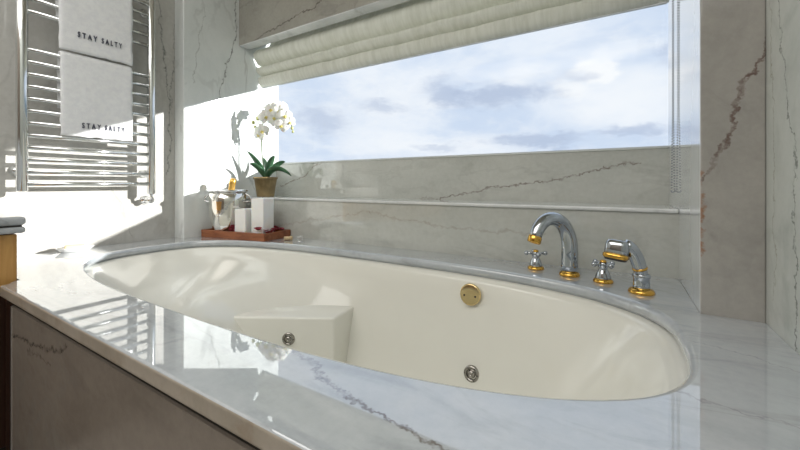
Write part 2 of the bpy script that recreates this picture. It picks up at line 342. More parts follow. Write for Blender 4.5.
# the right column: light jamb towards the window, grey front
bm = box(JR, XR, YC, YW+.07, FL, CE)
cr = obj('wall_column_right', bm, M['column'], bevel=.004, bseg=3)
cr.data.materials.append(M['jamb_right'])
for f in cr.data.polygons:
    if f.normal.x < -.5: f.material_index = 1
struct(cr)
struct(obj('wall_window', extrude_x([(YB, FL), (YB, -.31), (YW, -.31), (YW, .45), (YW+.07, .45), (YW+.07, FL)], JL, JR), M['back']))
struct(obj('trim_ledge', box(JL, JR, YB-.03, YW, -.31, -.265), M['ledge'], bevel=.004))
struct(obj('trim_sill', box(JL, JR, YW-.015, YW+.07, .45, .47), M['back'], bevel=.002))
li = struct(obj('trim_lintel', box(JL, JR, 4.7, 4.96, 2.9, CE), M['lintel'], bevel=.006))
li.data.materials.append(M['ledge'])
for f in li.data.polygons:
    if f.normal.z < -.5: f.material_index = 1  # sky light on the underside painted with the paler ledge marble
struct(obj('wall_window_head', box(JL, JR, YW, YW+.07, 3.7, CE), M['ceiling']))
win = bpy.data.objects.new('window_1', None); COL.objects.link(win); win.location = W(-3.1, YW+.2, .475); struct(win)
bm = bmesh.new()
for a in [(JL, JR, YW+.02, YW+.06, .475, .49), (JL, JR, YW+.02, YW+.06, 3.64, 3.7)]: box(*a, bm)
struct(obj('window_frame', bm, M['frame'], win))
struct(obj('glass_pane', box(JL+.003, JR-.003, YW+.03, YW+.045, .49, 3.66), M['glass'], win))

# ------------------------------------------------------------ bath surround (marble deck with an oval opening) and bath
CX, CY, AX, AY = -3.05, 2.865, 3.39, 1.335
def sup(a, cx=CX, cy=CY, ax=AX, ay=AY, n=3.0):
    c, s = math.cos(a), math.sin(a)
    return (cx+ax*math.copysign(abs(c)**(2/n), c), cy+ay*math.copysign(abs(s)**(2/n), s))
NS = 160
def even(cx, cy, ax, ay, n):
    """angularly smoothed superellipse"""
    out = []
    for k in range(NS):
        a = 2*PI*k/NS; c, s = math.cos(a), math.sin(a)
        r = (abs(c/ax)**n+abs(s/ay)**n)**(-1/n)
        out.append((cx+r*c, cy+r*s))
    return out
def spaced(ax, ay, n=3.0, cx=CX, cy=CY):
    # parametrise by scaled angle so both axes get enough points
    out = []
    for k in range(NS):
        a = 2*PI*k/NS; c, s = math.cos(a), math.sin(a)
        r = (abs(c)**n+abs(s)**n)**(-1/n)
        out.append((cx+ax*r*c, cy+ay*r*s))
    return out
sur = thing('bath_surround', 'polished grey-white marble bath deck with oval opening and a darker marble front panel', 'bath surround', W(-3.1, 1.1, FL))
FY = .97; R = .055; TH = .11
bm = bmesh.new()
g_ = .002
outer = [(-5.2, FY+R), (XR-g_, FY+R), (XR-g_, YC-g_), (JR-g_, YC-g_), (JR-g_, YB-g_), (JL+g_, YB-g_), (JL+g_, YC-g_), (XL+g_, YC-g_), (XL+g_, 1.14), (-5.33, 1.14), (-5.33, 1.10)]
ov = [bm.verts.new(W(x, y, -1)) for x, y in outer]
oe = [bm.edges.new((ov[k], ov[(k+1) % len(ov)])) for k in range(len(ov))]
prof = [(.045, 0), (.022, -.006), (.006, -.022), (0, -.045), (0, -.075), (.01, -.09), (.03, -.10), (.03, -TH)]
rings = []
for off, dz in prof: rings.append([bm.verts.new(W(x, y, -1+dz)) for x, y in spaced(AX+off, AY+off)])
ie = [bm.edges.new((rings[0][k], rings[0][(k+1) % NS])) for k in range(NS)]
bmesh.ops.triangle_fill(bm, use_beauty=True, use_dissolve=False, edges=oe+ie)
for a, b in zip(rings, rings[1:]):
    for k in range(NS):
        f = bm.faces.new((a[k], a[(k+1) % NS], b[(k+1) % NS], b[k])); f.smooth = True
# rounded nosing along the room side
nos = [(FY+R, -1)]; rr = .020
for i in range(6): a = PI/2*i/5; nos.append((FY+rr-rr*math.sin(a), -1-rr+rr*math.cos(a)))
for i in range(6): a = PI/2*i/5; nos.append((FY+rr-rr*math.cos(a), -1-TH+rr-rr*math.sin(a)))
nos.append((FY+R, -1-TH))
r0 = [bm.verts.new(W(-5.2, y, z)) for y, z in nos]; r1 = [bm.verts.new(W(XR-g_, y, z)) for y, z in nos]
for k in range(len(nos)-1):
    f = bm.faces.new((r0[k], r0[k+1], r1[k+1], r1[k]))
bm.faces.new(r0[::-1]+[]) ; bm.faces.new(r1)
# underside strip
v = [bm.verts.new(W(*p)) for p in [(-5.2, FY+R, -1-TH), (XR-g_, FY+R, -1-TH), (XR-g_, FY+.3, -1-TH), (-5.2, FY+.3, -1-TH)]]; bm.faces.new(v)
mtop = obj('marble_top', bm, M['deck'], sur)
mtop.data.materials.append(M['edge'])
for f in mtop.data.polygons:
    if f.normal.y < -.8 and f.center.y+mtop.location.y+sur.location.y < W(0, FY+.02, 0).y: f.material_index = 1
obj('front_panel', box(-4.97, XR-g_, FY+.035, FY+.2, FL+.3, -1-TH-.062), M['front'], sur)
obj('shadow_gap', box(-5.19, XR-g_, FY+.055, FY+.2, -1-TH-.062, -1-TH), M['dark'], sur)
obj('plinth', box(-5.31, XR-g_, FY+.16, FY+.2, FL, FL+.3), M['dark'], sur)
tr_ = obj('edge_trim', box(-4.99, -4.97, FY+.03, FY+.2, FL, -1-TH-.062), M['trim'], sur)
obj('shade_post', box(-5.30, -4.99, FY+.06, FY+.2, FL, -1-TH-.062), M['shaded_wood'], sur)['label'] = 'added dark brown post, painted shade at the deck end'; tr_['label'] = 'thin metal corner trim'  # post added to paint the shade left of the panel

tub = thing('bathtub', 'large cream oval bathtub set into the marble deck under the window', 'bathtub', W(-2.6, 2.85, FL))
# sections: (z, left x, right x, front y, back y, exponent)
sec = [(-1.112, -6.50, .40, 1.47, 4.26, 3.0), (-1.112, -6.41, .31, 1.56, 4.17, 3.0), (-1.125, -6.37, .27, 1.60, 4.135, 3.0), (-1.17, -6.28, .23, 1.63, 4.11, 3.0),
       (-1.3, -5.70, .15, 1.68, 4.07, 2.9), (-1.45, -5.0, .07, 1.73, 4.03, 2.8), (-1.68, -4.2, -.05, 1.80, 3.96, 2.7), (-2.0, -3.98, -.22, 1.88, 3.88, 2.7), (-2.35, -3.85, -.45, 1.98, 3.78, 2.8), (-2.55, -3.75, -.65, 2.1, 3.66, 2.8),
       (-2.68, -3.6, -.9, 2.3, 3.45, 2.8), (-2.73, -3.3, -1.3, 2.6, 3.15, 2.6)]
bm = bmesh.new(); rings = []
for z, xl, xr, yf, yb, n in sec:
    nl = 3.0 if z > -1.2 else max(1.6, 3.0-(-1.2-z)*2.9)
    # left half and right half share the widest point at CXm so the backrest leans more than the foot end
    cxm = -2.75; cy = (yf+yb)/2; ring = []
    for k in range(NS):
        a = 2*PI*k/NS; c, s = math.cos(a), math.sin(a); q = n if c > 0 else nl; r = (abs(c)**q+abs(s)**q)**(-1/q)
        ax = (xr-cxm) if c > 0 else (cxm-xl)
        ring.append(bm.verts.new(W(cxm+ax*r*c, cy+(yb-yf)/2*r*s, z)))
    rings.append(ring)
for a, b in zip(rings, rings[1:]):
    for k in range(NS): bm.faces.new((a[k], a[(k+1) % NS], b[(k+1) % NS], b[k]))
bm.faces.new(rings[-1])
o = obj('tub_shell', bm, M['tub'], tub, smooth=True)
# moulded block at the far side, its flat top widening to the right
bm = prism([(-3.05, 3.42), (-3.13, 4.0), (-3.9, 4.0), (-4.75, 3.2), (-4.7, 2.50)], -2.72, -1.68)
obj('moulded_seat', bm, M['tub'], tub, bevel=.008, bseg=4, smooth=True)
def disc(c, ax, r, prof, mt, name, par, seg=32):
    return obj(name, lathe(prof, c, seg=seg, mtx=axis_mtx(ax)), mt, par, origin=c, smooth=True)
def jet(c, ax, r):
    o = disc(c, ax, r, [(r, -.004), (r, .002), (r*.93, .005), (r*.72, .006), (r*.62, .003), (r*.58, .001), (r*.50, .001), (r*.46, .006), (r*.3, .009), (r*.12, .009), (r*.1, .004)], M['jet'], 'whirlpool_jet', tub)
    bm = bmesh.new(); mt = axis_mtx(ax)
    for k in range(6):
        a = k*PI/3; sphere(Vector(c)+mt @ Vector((r*.78*math.cos(a), r*.78*math.sin(a), .005)), r*.09, bm)
    obj('jet_screw', bm, M['dark'], o, smooth=True)
jet(W(-1.385, 3.775, -2.08), (0, -1, .12), .024)
jet(W(-3.56, 3.14, -1.95), (.49, -.87, 0), .022)
c = W(-1.475, 4.06, -1.29)
oc = disc(c, (0, -1, .15), .03, [(.028, -.004), (.028, .012), (.033, .016), (.034, .022), (.0325, .0262), (.031, .0275), (.029, .0278), (.015, .028), (.0, .028)], M['cover'], 'overflow_cover', tub)
oc['label'] = 'round gold overflow cover'
for dx in (-.018, .018): obj('cover_screw', sphere(c+axis_mtx((0, -1, .15)) @ Vector((dx, -.004, .028)), .003), M['dark'], oc, smooth=True)
dr = disc(W(-2.3, 2.87, -2.73), (0, 0, 1), .035, [(.035, 0), (.035, .003), (.03, .006), (.012, .004), (0, .004)], M['gold'], 'drain', tub)

# ------------------------------------------------------------ taps
def bend(c, a, b, d):  # cubic bezier
    return lambda t: Vector(c)*(1-t)**3+3*Vector(a)*t*(1-t)**2+3*Vector(b)*t*t*(1-t)+Vector(d)*t**3
b0 = W(-.47, 4.33, -1)
sp = thing('bath_spout', 'tall curved chrome spout with gold tip and base ring on the bath deck', 'tap', b0)
obj('base_ring', lathe([(.0285, 0), (.0285, .004), (.027, .008), (.024, .011), (.0, .011)], b0), M['gold'], sp, smooth=True)
dirv = Vector((-.30, -.44, 0)).normalized()
def sp_pt(f, z): return b0+dirv*f*S+Vector((0, 0, z*S))
path = [sp_pt(0, .03), sp_pt(0, .12), sp_pt(-.005, .24)]
path += arc(bend(sp_pt(-.005, .27), sp_pt(-.01, .64), sp_pt(.36, .76), sp_pt(.485, .475)), 18)
path += [sp_pt(.50, .435)]
n = len(path); rads = [.0235-.0065*(i/(n-1))**1.2 for i in range(n)]
obj('spout_body', tube(path, rads, seg=24), M['tap'], sp, smooth=True)
tdir = (path[-1]-path[-2]).normalized()
obj('spout_tip', lathe([(.0165, -.008), (.0185, -.004), (.0185, .010), (.017, .013), (.012, .013), (.011, .004), (0, .004)], path[-1], mtx=axis_mtx(tdir)), M['gold'], sp, smooth=True)
def tap(x, y, label, rot):
    b = W(x, y, -1); t = thing('bath_tap', label, 'tap', b, None)
    obj('base_ring', lathe([(.025, 0), (.025, .004), (.0225, .008), (.019, .010), (0, .010)], b), M['gold'], t, smooth=True)
    obj('tap_body', lathe([(.020, .009), (.019, .016), (.0155, .027), (.0125, .033), (.010, .038), (.0125, .041), (.0125, .044), (.008, .046), (0, .046)], b), M['tap'], t, smooth=True)
    bm = bmesh.new(); c = b+Vector((0, 0, .049))
    sphere(c, .0105, bm, (1, 1, .8))
    for k in range(4):
        a = rot+k*PI/2; d = Vector((math.cos(a), math.sin(a), .04))
        tube([c+d*.004, c+d*.016, c+d*.026], [.0050, .0036, .0050], bm, seg=10); sphere(c+d*.029, .0072, bm)
    obj('cross_handle', bm, M['tap'], t, smooth=True)
    obj('handle_cap', lathe([(.0085, .054), (.0085, .058), (.005, .061), (0, .0615)], b), M['gold'], t, smooth=True)
tap(-.845, 4.46, 'small chrome cross-handle tap left of the curved spout', .45)
tap(-.145, 4.22, 'small chrome cross-handle tap between the curved spout and the hand shower', .75)
b = W(.17, 3.98, -1)
hs = thing('hand_shower', 'chrome and gold hand shower resting in its holder at the right of the taps', 'hand shower', b)
obj('base_ring', lathe([(.0285, 0), (.0285, .004), (.026, .009), (.021, .011), (0, .011)], b), M['gold'], hs, smooth=True)
obj('holder', lathe([(.0195, .010), (.018, .02), (.0175, .036), (.0195, .040), (.0195, .046), (.017, .048), (0, .048)], b), M['tap'], hs, smooth=True)
hd = W(-.025, 3.83, -.628)                       # centre of the head
h0 = b+Vector((0, 0, .040)); h1 = hd+Vector((.018, .012, .019))
path = arc(bend(h0, h0+Vector((-.002, -.002, .022)), h1+Vector((.020, .014, -.004)), h1), 12)
obj('handle', tube(path, [.0145+.0015*math.sin(i/12*PI) for i in range(13)], seg=20), M['tap'], hs, smooth=True)
obj('collar', lathe([(.0162, -.003), (.0172, 0), (.0162, .003)], path[3], mtx=axis_mtx(path[4]-path[2])), M['gold'], hs, smooth=True)
sq = lambda a, z: .93*((abs(math.cos(a))**4+abs(math.sin(a))**4)**(-.25))
hm = axis_mtx(Vector((.12, .10, 1))) @ Matrix.Rotation(.72, 4, 'Z')
obj('shower_head', lathe([(.0275, -.004), (.0275, .010), (.0265, .022), (.023, .030), (.014, .0325), (0, .033)], hd, mtx=hm, fn=sq), M['tap'], hs, smooth=True)
obj('head_ring', lathe([(.0275, -.013), (.0300, -.010), (.0300, -.004), (.0275, -.002)], hd, mtx=hm, fn=sq), M['gold'], hs, smooth=True)
obj('spray_face', lathe([(.024, -.018), (.027, -.013), (.027, -.009)], hd, mtx=hm, fn=sq), M['black'], hs, smooth=True)

# ------------------------------------------------------------ towel radiator on the left wall
XP = -6.89
rad = thing('towel_radiator', 'chrome ladder towel radiator mounted on the left marble wall', 'towel radiator', W(XL, 2.28, -.1))
PY0, PY1 = 1.49, 3.06
for y, z0 in ((PY0, -.10), (PY1, -.17)):
    bm = bmesh.new(); p = W(XP, y, 0); r = .0165
    lathe([(0, z0*S-.002), (r*.8, z0*S-.001), (r, z0*S+.004), (r, 3.75*S), (r*.8, 3.75*S+.005), (0, 3.75*S+.006)], p, bm, 24, cap=False)
    obj('post', bm, M['rail'], rad, smooth=True)
RZ = [.0+.167*k for k in range(12)]+[2.36+.176*k for k in range(7)]
for z in RZ:
    obj('rail', tube([W(XP+.01, PY0, z), W(XP+.015, (PY0+PY1)/2, z), W(XP+.01, PY1, z)], .0085, seg=14), M['rail'], rad, smooth=True)
for y in (PY0, PY1):
    for z in (.18, 3.0):
        bm = tube([W(XL, y-.0, z), W(XP, y, z)], .008)
        lathe([(.02, 0), (.02, .006), (.012, .012), (.012, .02)], W(XL, y, z), bm, mtx=axis_mtx((1, 0, 0)))
        obj('wall_bracket', bm, M['rail'], rad, smooth=True)
bm = lathe([(.022, 0), (.022, .004), (.014, .010), (.010, .014), (.010, .045), (.014, .048), (.014, .058), (0, .06)], W(XL, 3.09, -.28), mtx=axis_mtx((1, 0, 0)))
tube([W(XL, 3.09, -.28)+Vector((.05, 0, 0)), W(XP, PY1+.01, -.24), W(XP, PY1, -.16)], .007, bm)
obj('valve', bm, M['chrome'], rad, smooth=True)

# ------------------------------------------------------------ towels with lettering
def towel(y0, y1, ztop, zbot, zback, label, seedn, tz, ty0, ty1):
    r = .060; xc = XP+.01; T = .045   # thickness in units
    path = []
    n1 = 14
    for i in range(n1+1): path.append((xc-r, zback+(ztop-zback)*i/n1))
    for i in range(1, 8): a = PI*i/8; path.append((xc-r*math.cos(a), ztop+r*math.sin(a)))
    n2 = 44
    for i in range(n2+1): path.append((xc+r+.015*i/n2, ztop+(zbot-ztop)*i/n2))
    root_o = W(xc, (y0+y1)/2, ztop)
    bm = bmesh.new(); NY = 34; L = len(path)
    def shell(side):
        g = []
        for j, (x, z) in enumerate(path):
            a = path[max(j-1, 0)]; b = path[min(j+1, L-1)]
            t = Vector((b[0]-a[0], 0, b[1]-a[1])).normalized(); nrm = Vector((t.z, 0, -t.x))
            row = []
            for i in range(NY+1):
                f = i/NY; y = y0+(y1-y0)*f
                q = Vector((y*3, z*2.1, seedn))
                dis = .018*noise.noise(q*1.3)+.008*noise.noise(Vector((y*16, z*14, seedn+3+side*5)))
                e = min(f, 1-f)*NY
                th = T*(1 if e >= 1 else .25)
                if j in (0, L-1): th *= .5
                edge = .012*noise.noise(Vector((z*7, seedn, 1 if f < .5 else 5)))
                frontw = min(1, max(0, (j-18)/20))
                P = Vector((x, y+edge, z))+nrm*(side*th*.5+ (max(0, dis)+.0)*frontw)
                if j > L-4: P.z += .012*noise.noise(Vector((y*9, seedn, 7)))
                row.append(bm.verts.new(W(*P)))
            g.append(row)
        return g
    A = shell(-1); B = shell(1)
    for j in range(L-1):
        for i in range(NY):
            bm.faces.new((A[j][i], A[j+1][i], A[j+1][i+1], A[j][i+1])); bm.faces.new((B[j][i], B[j][i+1], B[j+1][i+1], B[j+1][i]))
        bm.faces.new((A[j][0], B[j][0], B[j+1][0], A[j+1][0])); bm.faces.new((A[j][NY], A[j+1][NY], B[j+1][NY], B[j][NY]))
    for j in (0, L-1):
        for i in range(NY): bm.faces.new((A[j][i], A[j][i+1], B[j][i+1], B[j][i]))
    o = obj('hand_towel', bm, M['towel'], origin=root_o, smooth=True)
    tag(o, label, 'towel')
    for word, f0, f1 in (('STAY', 0, .42), ('SALTY', .52, 1)):
        cu = bpy.data.curves.new('lettering', 'FONT'); cu.body = word; cu.space_character = 1.75; cu.size = .034; cu.extrude = .0015
        cu.offset = .0006; cu.align_x = 'LEFT'
        tmp = bpy.data.objects.new('tmp_text', cu); COL.objects.link(tmp)
        bpy.context.view_layer.update()
        me = bpy.data.meshes.new_from_object(tmp.evaluated_get(bpy.context.evaluated_depsgraph_get()))
        bpy.data.objects.remove(tmp)
        wdt = max(v.co.x for v in me.vertices); k = (ty1-ty0)*(f1-f0)*S/wdt
        me.materials.clear(); me.materials.append(M['ink'])
        lt = bpy.data.objects.new('lettering', me); COL.objects.link(lt); lt.parent = o
        frac = (ztop-tz)/(ztop-zbot)
        lt.location = W(xc+r+.015*frac+T*.5+.012, ty0+(ty1-ty0)*f0, tz)-root_o
        lt.rotation_euler = (PI/2, 0, PI/2); lt.scale = (k, .85, 1)
        lt['label'] = 'dark navy embroidered letters'
towel(1.84, 2.75, 3.24, 1.937, 2.4, 'white terry hand towel hanging on the upper rails, topmost of the two', 1.3, 2.16, 2.04, 2.59)
towel(1.86, 2.75, 1.845, .70, 1.1, 'white terry hand towel hanging on the middle rails, lower of the two', 8.1, .83, 2.09, 2.63)

# ------------------------------------------------------------ roman blind and its bead chain
bl = thing('roman_blind', 'pale green fabric roman blind gathered in folds at the top of the window', 'blind', W(-3.1, 5.2, 2.12))
BX0, BX1 = -6.74, .49
fr_ = [(5.50, 3.60), (5.46, 3.25), (5.38, 3.06), (5.22, 2.98), (5.05, 2.90), (4.97, 2.80), (4.99, 2.70), (5.08, 2.60), (5.22, 2.56), (5.26, 2.55), (5.12, 2.545), (5.03, 2.51), (5.03, 2.45), (5.12, 2.38), (5.24, 2.355),
       (5.30, 2.35), (5.16, 2.35), (5.09, 2.32), (5.08, 2.26), (5.12, 2.17), (5.18, 2.12)]
bk = [(5.23, 2.12), (5.22, 2.2), (5.34, 2.36), (5.32, 2.55), (5.18, 2.64), (5.12, 2.76), (5.17, 2.85), (5.28, 2.93), (5.42, 3.04), (5.50, 3.25), (5.53, 3.60)]
def wob(x, y, z, j):
    w_ = .016*noise.noise(Vector((x*2.3, z*2, 3)))+.010*noise.noise(Vector((x*7, z*1.0, 9)))+.006*noise.noise(Vector((x*16, z*.6, 2)))
    k = 1 if z < 3.2 else .3
    return (y+w_*k*1.6, z+.012*noise.noise(Vector((x*1.1, j*.2, 5)))*k)
obj('fabric', extrude_x(fr_+bk, BX0, BX1, 240, fn=wob), M['blind'], bl, smooth=True)
obj('headrail', box(BX0, BX1, 5.42, 5.6, 3.58, 3.72), M['frame'], bl, bevel=.002)
obj('bottom_bar', box(BX0+.02, BX1-.02, 5.19, 5.22, 2.105, 2.15), M['frame'], bl, bevel=.001)
bm = bmesh.new(); pts = []
z = 3.5; st = .030
xa, xb, yc_ = .496, .516, 5.0; zb = -.06
k = 0
while z > zb:
    conv = .1+.9*min(1, max(0, (.8-z)/.9))
    xm = (xa+xb)/2; hw = (xb-xa)/2*conv+.004
    for sgn in (-1, 1): pts.append((xm+sgn*hw, yc_+(.012 if sgn > 0 else -.012), z-(st/2 if sgn > 0 else 0)))
    z -= st
for i in range(1, 6):
    a = PI*i/6; pts.append(((xa+xb)/2+math.cos(a)*.0205, yc_+.012*math.cos(a), zb-.03*math.sin(a)))
for p in pts: bmesh.ops.create_icosphere(bm, subdivisions=1, radius=.0027, matrix=Matrix.Translation(W(*p)))
tag(obj('blind_chain', bm, M['bead'], origin=W(.49, yc_, zb), smooth=True), 'looped white bead chain hanging down in front of the window near the right jamb', 'chain')

# ------------------------------------------------------------ tray corner
ta = math.radians(8); TO = Vector((-6.79, 3.87))
def T(x, y): return (TO.x+x*math.cos(ta)-y*math.sin(ta), TO.y+x*math.sin(ta)+y*math.cos(ta))
TW, TD, TL = 1.56, .68, .05
def trect(x0, x1, y0, y1): return [T(x0, y0), T(x1, y0), T(x1, y1), T(x0, y1)]
tray = thing('wooden_tray', 'red-brown wooden tray in the far corner of the bath deck', 'tray', W(*T(TW/2, TD/2), -1))
obj('tray_base', prism(trect(TL, TW-TL, TL, TD-TL), -.998, -.955), M['tray'], tray)
for r in ((0, TW, 0, TL), (0, TW, TD-TL, TD), (0, TL, TL, TD-TL), (TW-TL, TW, TL, TD-TL)):
    obj('tray_side', prism(trect(*r), -1, -.865), M['tray'], tray, bevel=.002, bseg=2)
zt = -.955
# ice bucket
bx, by = -6.44, 4.19
b = W(bx, by, zt)
bk_ = thing('ice_bucket', 'shiny steel champagne bucket with two ring handles on the wooden tray', 'bucket', b)
flute = lambda a, z: 1+.022*math.cos(12*a)*max(0, 1-z/.11)
H = .83*S
obj('bucket_body', lathe([(0, 0), (.052, 0), (.058, .006), (.066, .02), (.080, .06), (.087, .11), (.088, .17), (.090, H-.004), (.086, H-.004), (.083, .11), (.062, .02), (.0, .012)], b, seg=72, fn=flute, cap=False), M['steel'], bk_, smooth=True)
obj('rim', lathe([(.088, H-.008), (.094, H-.007), (.0975, H-.002), (.094, H+.003), (.088, H+.004), (.085, H), (.088, H-.008)], b, seg=48, cap=False), M['chrome'], bk_, smooth=True)
Rv = Vector((.8535, .521, 0)); Fv = Vector((-.521, .8535, 0)); Uv = Vector((0, 0, 1))
for s_ in (-1, 1):
    pts = [b+Rv*s_*(.080+.026*math.sin(a)*1.0)+Uv*(H-.030-.022*math.cos(a*1.0))+Fv*0 for a in [PI*i/14 for i in range(15)]]
    pts = [b+Rv*s_*(.086+.036*math.sin(PI*i/16)**.7)+Uv*(H-.014-.044*i/16-.012*math.sin(PI*i/16)) for i in range(17)]
    obj('ring_handle', tube(pts, .0042, seg=10), M['chrome'], bk_, smooth=True)
# champagne bottle leaning in the bucket
b0_ = b+Vector((0, 0, .022))-Rv*.012-Fv*.0
axd = (Rv*.15+Uv).normalized(); mt = axis_mtx(axd)
bo = thing('champagne_bottle', 'champagne bottle with gold foil neck leaning in the steel bucket', 'bottle', b0_)
obj('bottle_glass', lathe([(0, 0), (.030, 0), (.034, .004), (.034, .13), (.030, .155), (.020, .18), (.0155, .2), (0, .2)], b0_, mtx=mt), M['bottle'], bo, smooth=True)
obj('foil_neck', lathe([(.0165, .185), (.0155, .21), (.0150, .232), (.0168, .236), (.0165, .25), (.0145, .262), (.008, .268), (0, .269)], b0_, mtx=mt, fn=lambda a, z: 1+.03*math.cos(9*a)), M['foil'], bo, smooth=True)
# candles
def candle(x, y, wd, ztop, label):
    c = Vector((x, y)); h = wd/2
    root = W(x, y, zt); t = thing('square_candle', label, 'candle', root)
    ang = ta+.05
    P = [(c.x+px*math.cos(ang)-py*math.sin(ang), c.y+px*math.sin(ang)+py*math.cos(ang)) for px, py in ((-h, -h), (h, -h), (h, h), (-h, h))]
    obj('wax', prism(P, zt, ztop), M['wax'], t, bevel=.003, bseg=3)
    top = W(x, y, ztop); obj('wick', tube([top-Uv*.001, top+Uv*.005, top+Uv*.009+Rv*.002], .0009, seg=8), M['wick'], t)
candle(-5.93, 4.20, .25, -.455, 'short square white candle on the tray beside the steel bucket')
candle(-5.625, 4.35, .28, -.265, 'tall square white candle on the tray, right of the short candle')
# rose petals scattered on the tray
def petal_mesh(c, r, rot, tilt, curl, seedn):
    bm = bmesh.new(); n = 6; g = []
    m_ = Matrix.Translation(c) @ Matrix.Rotation(rot, 4, 'Z') @ Matrix.Rotation(tilt, 4, 'X')
    for sgn in (0, 1):
        gg = []
        for i in range(n+1):
            row = []
            for j in range(n+1):
                u = i/n*2-1; v = j/n*2-1
                x = u*math.sqrt(1-v*v/2); y = v*math.sqrt(1-u*u/2)
                z = curl*(x*x+.6*y*y)+.08*noise.noise(Vector((x*2, y*2, seedn)))
                row.append(bm.verts.new(m_ @ Vector((x*r, y*r*1.15, z*r+sgn*.0007))))
            gg.append(row)
        g.append(gg)
    for gg in g:
        for i in range(n):
            for j in range(n): bm.faces.new((gg[i][j], gg[i+1][j], gg[i+1][j+1], gg[i][j+1]))
    rim = [(i, 0) for i in range(n)]+[(n, j) for j in range(n)]+[(n-i, n) for i in range(n)]+[(0, n-j) for j in range(n)]
    for k in range(len(rim)):
        a = rim[k]; b2 = rim[(k+1) % len(rim)]
        bm.faces.new((g[0][a[0]][a[1]], g[0][b2[0]][b2[1]], g[1][b2[0]][b2[1]], g[1][a[0]][a[1]]))
    return bm
PT = []
rp = random.Random(3)
while len(PT) < 15:
    tx, ty = rp.uniform(.10, 1.02), rp.uniform(.10, .5)
    if math.hypot(tx-.372, ty-.27) < .30 or (abs(tx-.92) < .20 and abs(ty-.21) < .20) or (abs(tx-1.22) < .21 and abs(ty-.31) < .21): continue
    PT.append((tx, ty))
while len(PT) < 33:
    tx, ty = rp.uniform(1.10, 1.46), rp.uniform(.10, .58)
    if abs(tx-1.22) < .19 and abs(ty-.31) < .19: continue
    PT.append((tx, ty))
for i, (tx, ty) in enumerate(PT):
    x, y = T(tx, ty)
    lay = .004+.006*(i % 4) if i < 15 else .006+.0065*(i % 6)
    c = W(x, y, zt)+Vector((0, 0, lay))
    side = i >= 15
    o = obj('rose_petal', petal_mesh(c, .0125+.004*random.random(), random.random()*6, random.uniform(-.25, .25)*(1.6 if side else 1), .35+.3*random.random(), i), M['rose'], origin=c, smooth=True)
    lb = 'dark red rose petal in the heap at the right end of the tray' if side else 'dark red rose petal scattered around the bucket and candles on the tray'
    tag(o, lb, 'petal', 'rose petals heaped at the tray end' if side else 'rose petals along the tray front')
# cork and its cap on the deck beside the tray
c = W(-5.02, 4.42, -1)+Vector((0, 0, .0105))
tag(obj('champagne_cork', lathe([(0, -.02), (.0085, -.02), (.009, -.006), (.0085, .004), (.0105, .008), (.0105, .016), (.007, .02), (0, .0205)], c, mtx=axis_mtx(Rv*.96+Fv*.25)), M['cork'], origin=c, smooth=True),
    'small champagne cork lying on the bath deck at the right end of the tray', 'cork')
c = W(-4.78, 4.47, -1)
wc = thing('wire_cork_cage', 'small silver wire cork cage lying on the bath deck beyond the cork', 'wire cage', c)
obj('cap_disc', lathe([(0, .004), (.008, .003), (.012, .001), (.012, .0), (.0, .0005)], c, mtx=Matrix.Rotation(.05, 4, 'X')), M['chrome'], wc, smooth=True)
bm = bmesh.new()
for k in range(4):
    a = k*PI/2+.4; tube([c+Vector((.011*math.cos(a), .011*math.sin(a), .002)), c+Vector((.014*math.cos(a), .014*math.sin(a), .012)), c+Vector((.0135*math.cos(a), .0135*math.sin(a), .022))], .0007, bm, seg=6)
ring = [c+Vector((.0135*math.cos(2*PI*i/20), .0135*math.sin(2*PI*i/20), .022)) for i in range(21)]
tube(ring, .0008, bm, seg=6)
obj('wire_loop', bm, M['chrome'], wc, smooth=True)
# ------------------------------------------------------------ orchid on the ledge
LZ = -.265
b = W(-6.37, 5.0, LZ)
orc = thing('potted_orchid', 'white moth orchid in a bronze pot on the marble window ledge', 'potted plant', b)
hp = .41*S
rib = lambda a, z: 1+.012*math.cos(20*a)
obj('flower_pot', lathe([(0, 0), (.044, 0), (.046, .003), (.060, hp-.012), (.064, hp-.012), (.066, hp-.004), (.065, hp), (.060, hp), (.056, hp-.014), (0, hp-.014)], b, seg=80, fn=rib, cap=False), M['pot'], orc, smooth=True)
obj('moss', lathe([(.056, hp-.013), (.045, hp-.006), (.02, hp-.002), (0, hp)], b, fn=lambda a, z: 1+.03*math.sin(7*a), cap=False), M['moss'], orc, smooth=True)
top = b+Uv*(hp-.006)
def pl(r, u, f=0.0): return top+Rv*r+Uv*u+Fv*f     # offsets in metres: right, up, away
def leaf(p0, p1, p2, p3, wd, nm='leaf'):
    cb = bend(p0, p1, p2, p3); n = 16; bm = bmesh.new(); A = []; B = []
    for i in range(n+1):
        t = i/n; p = cb(t); tg = (cb(min(1, t+.03))-cb(max(0, t-.03))).normalized()
        side = tg.cross(Uv*.75+Fv*.7).normalized(); nr = side.cross(tg).normalized()
        w_ = wd*(math.sin(PI*min(1, (t*.93+.06)))**.65)*(1 if t < .97 else .5)
        ra = []; rb = []
        for k in (-1, -.6, 0, .6, 1):
            q = p+side*w_*k+nr*(abs(k)*w_*.45)
            ra.append(bm.verts.new(q)); rb.append(bm.verts.new(q-nr*.0022*(1-.6*abs(k))))
        A.append(ra); B.append(rb)
    for i in range(n):
        for k in range(4):
            bm.faces.new((A[i][k], A[i+1][k], A[i+1][k+1], A[i][k+1])); bm.faces.new((B[i][k], B[i][k+1], B[i+1][k+1], B[i+1][k]))
        for k in (0, 4): bm.faces.new((A[i][k], A[i+1][k], B[i+1][k], B[i][k]))
    for i in (0, n):
        for k in range(4): bm.faces.new((A[i][k], A[i][k+1], B[i][k+1], B[i][k]))
    return obj(nm, bm, M['leaf'], orc, smooth=True)
leaf(pl(-.004, .0), pl(-.02, .045), pl(-.05, .10, -.02), pl(-.088, .150, -.04), .019)
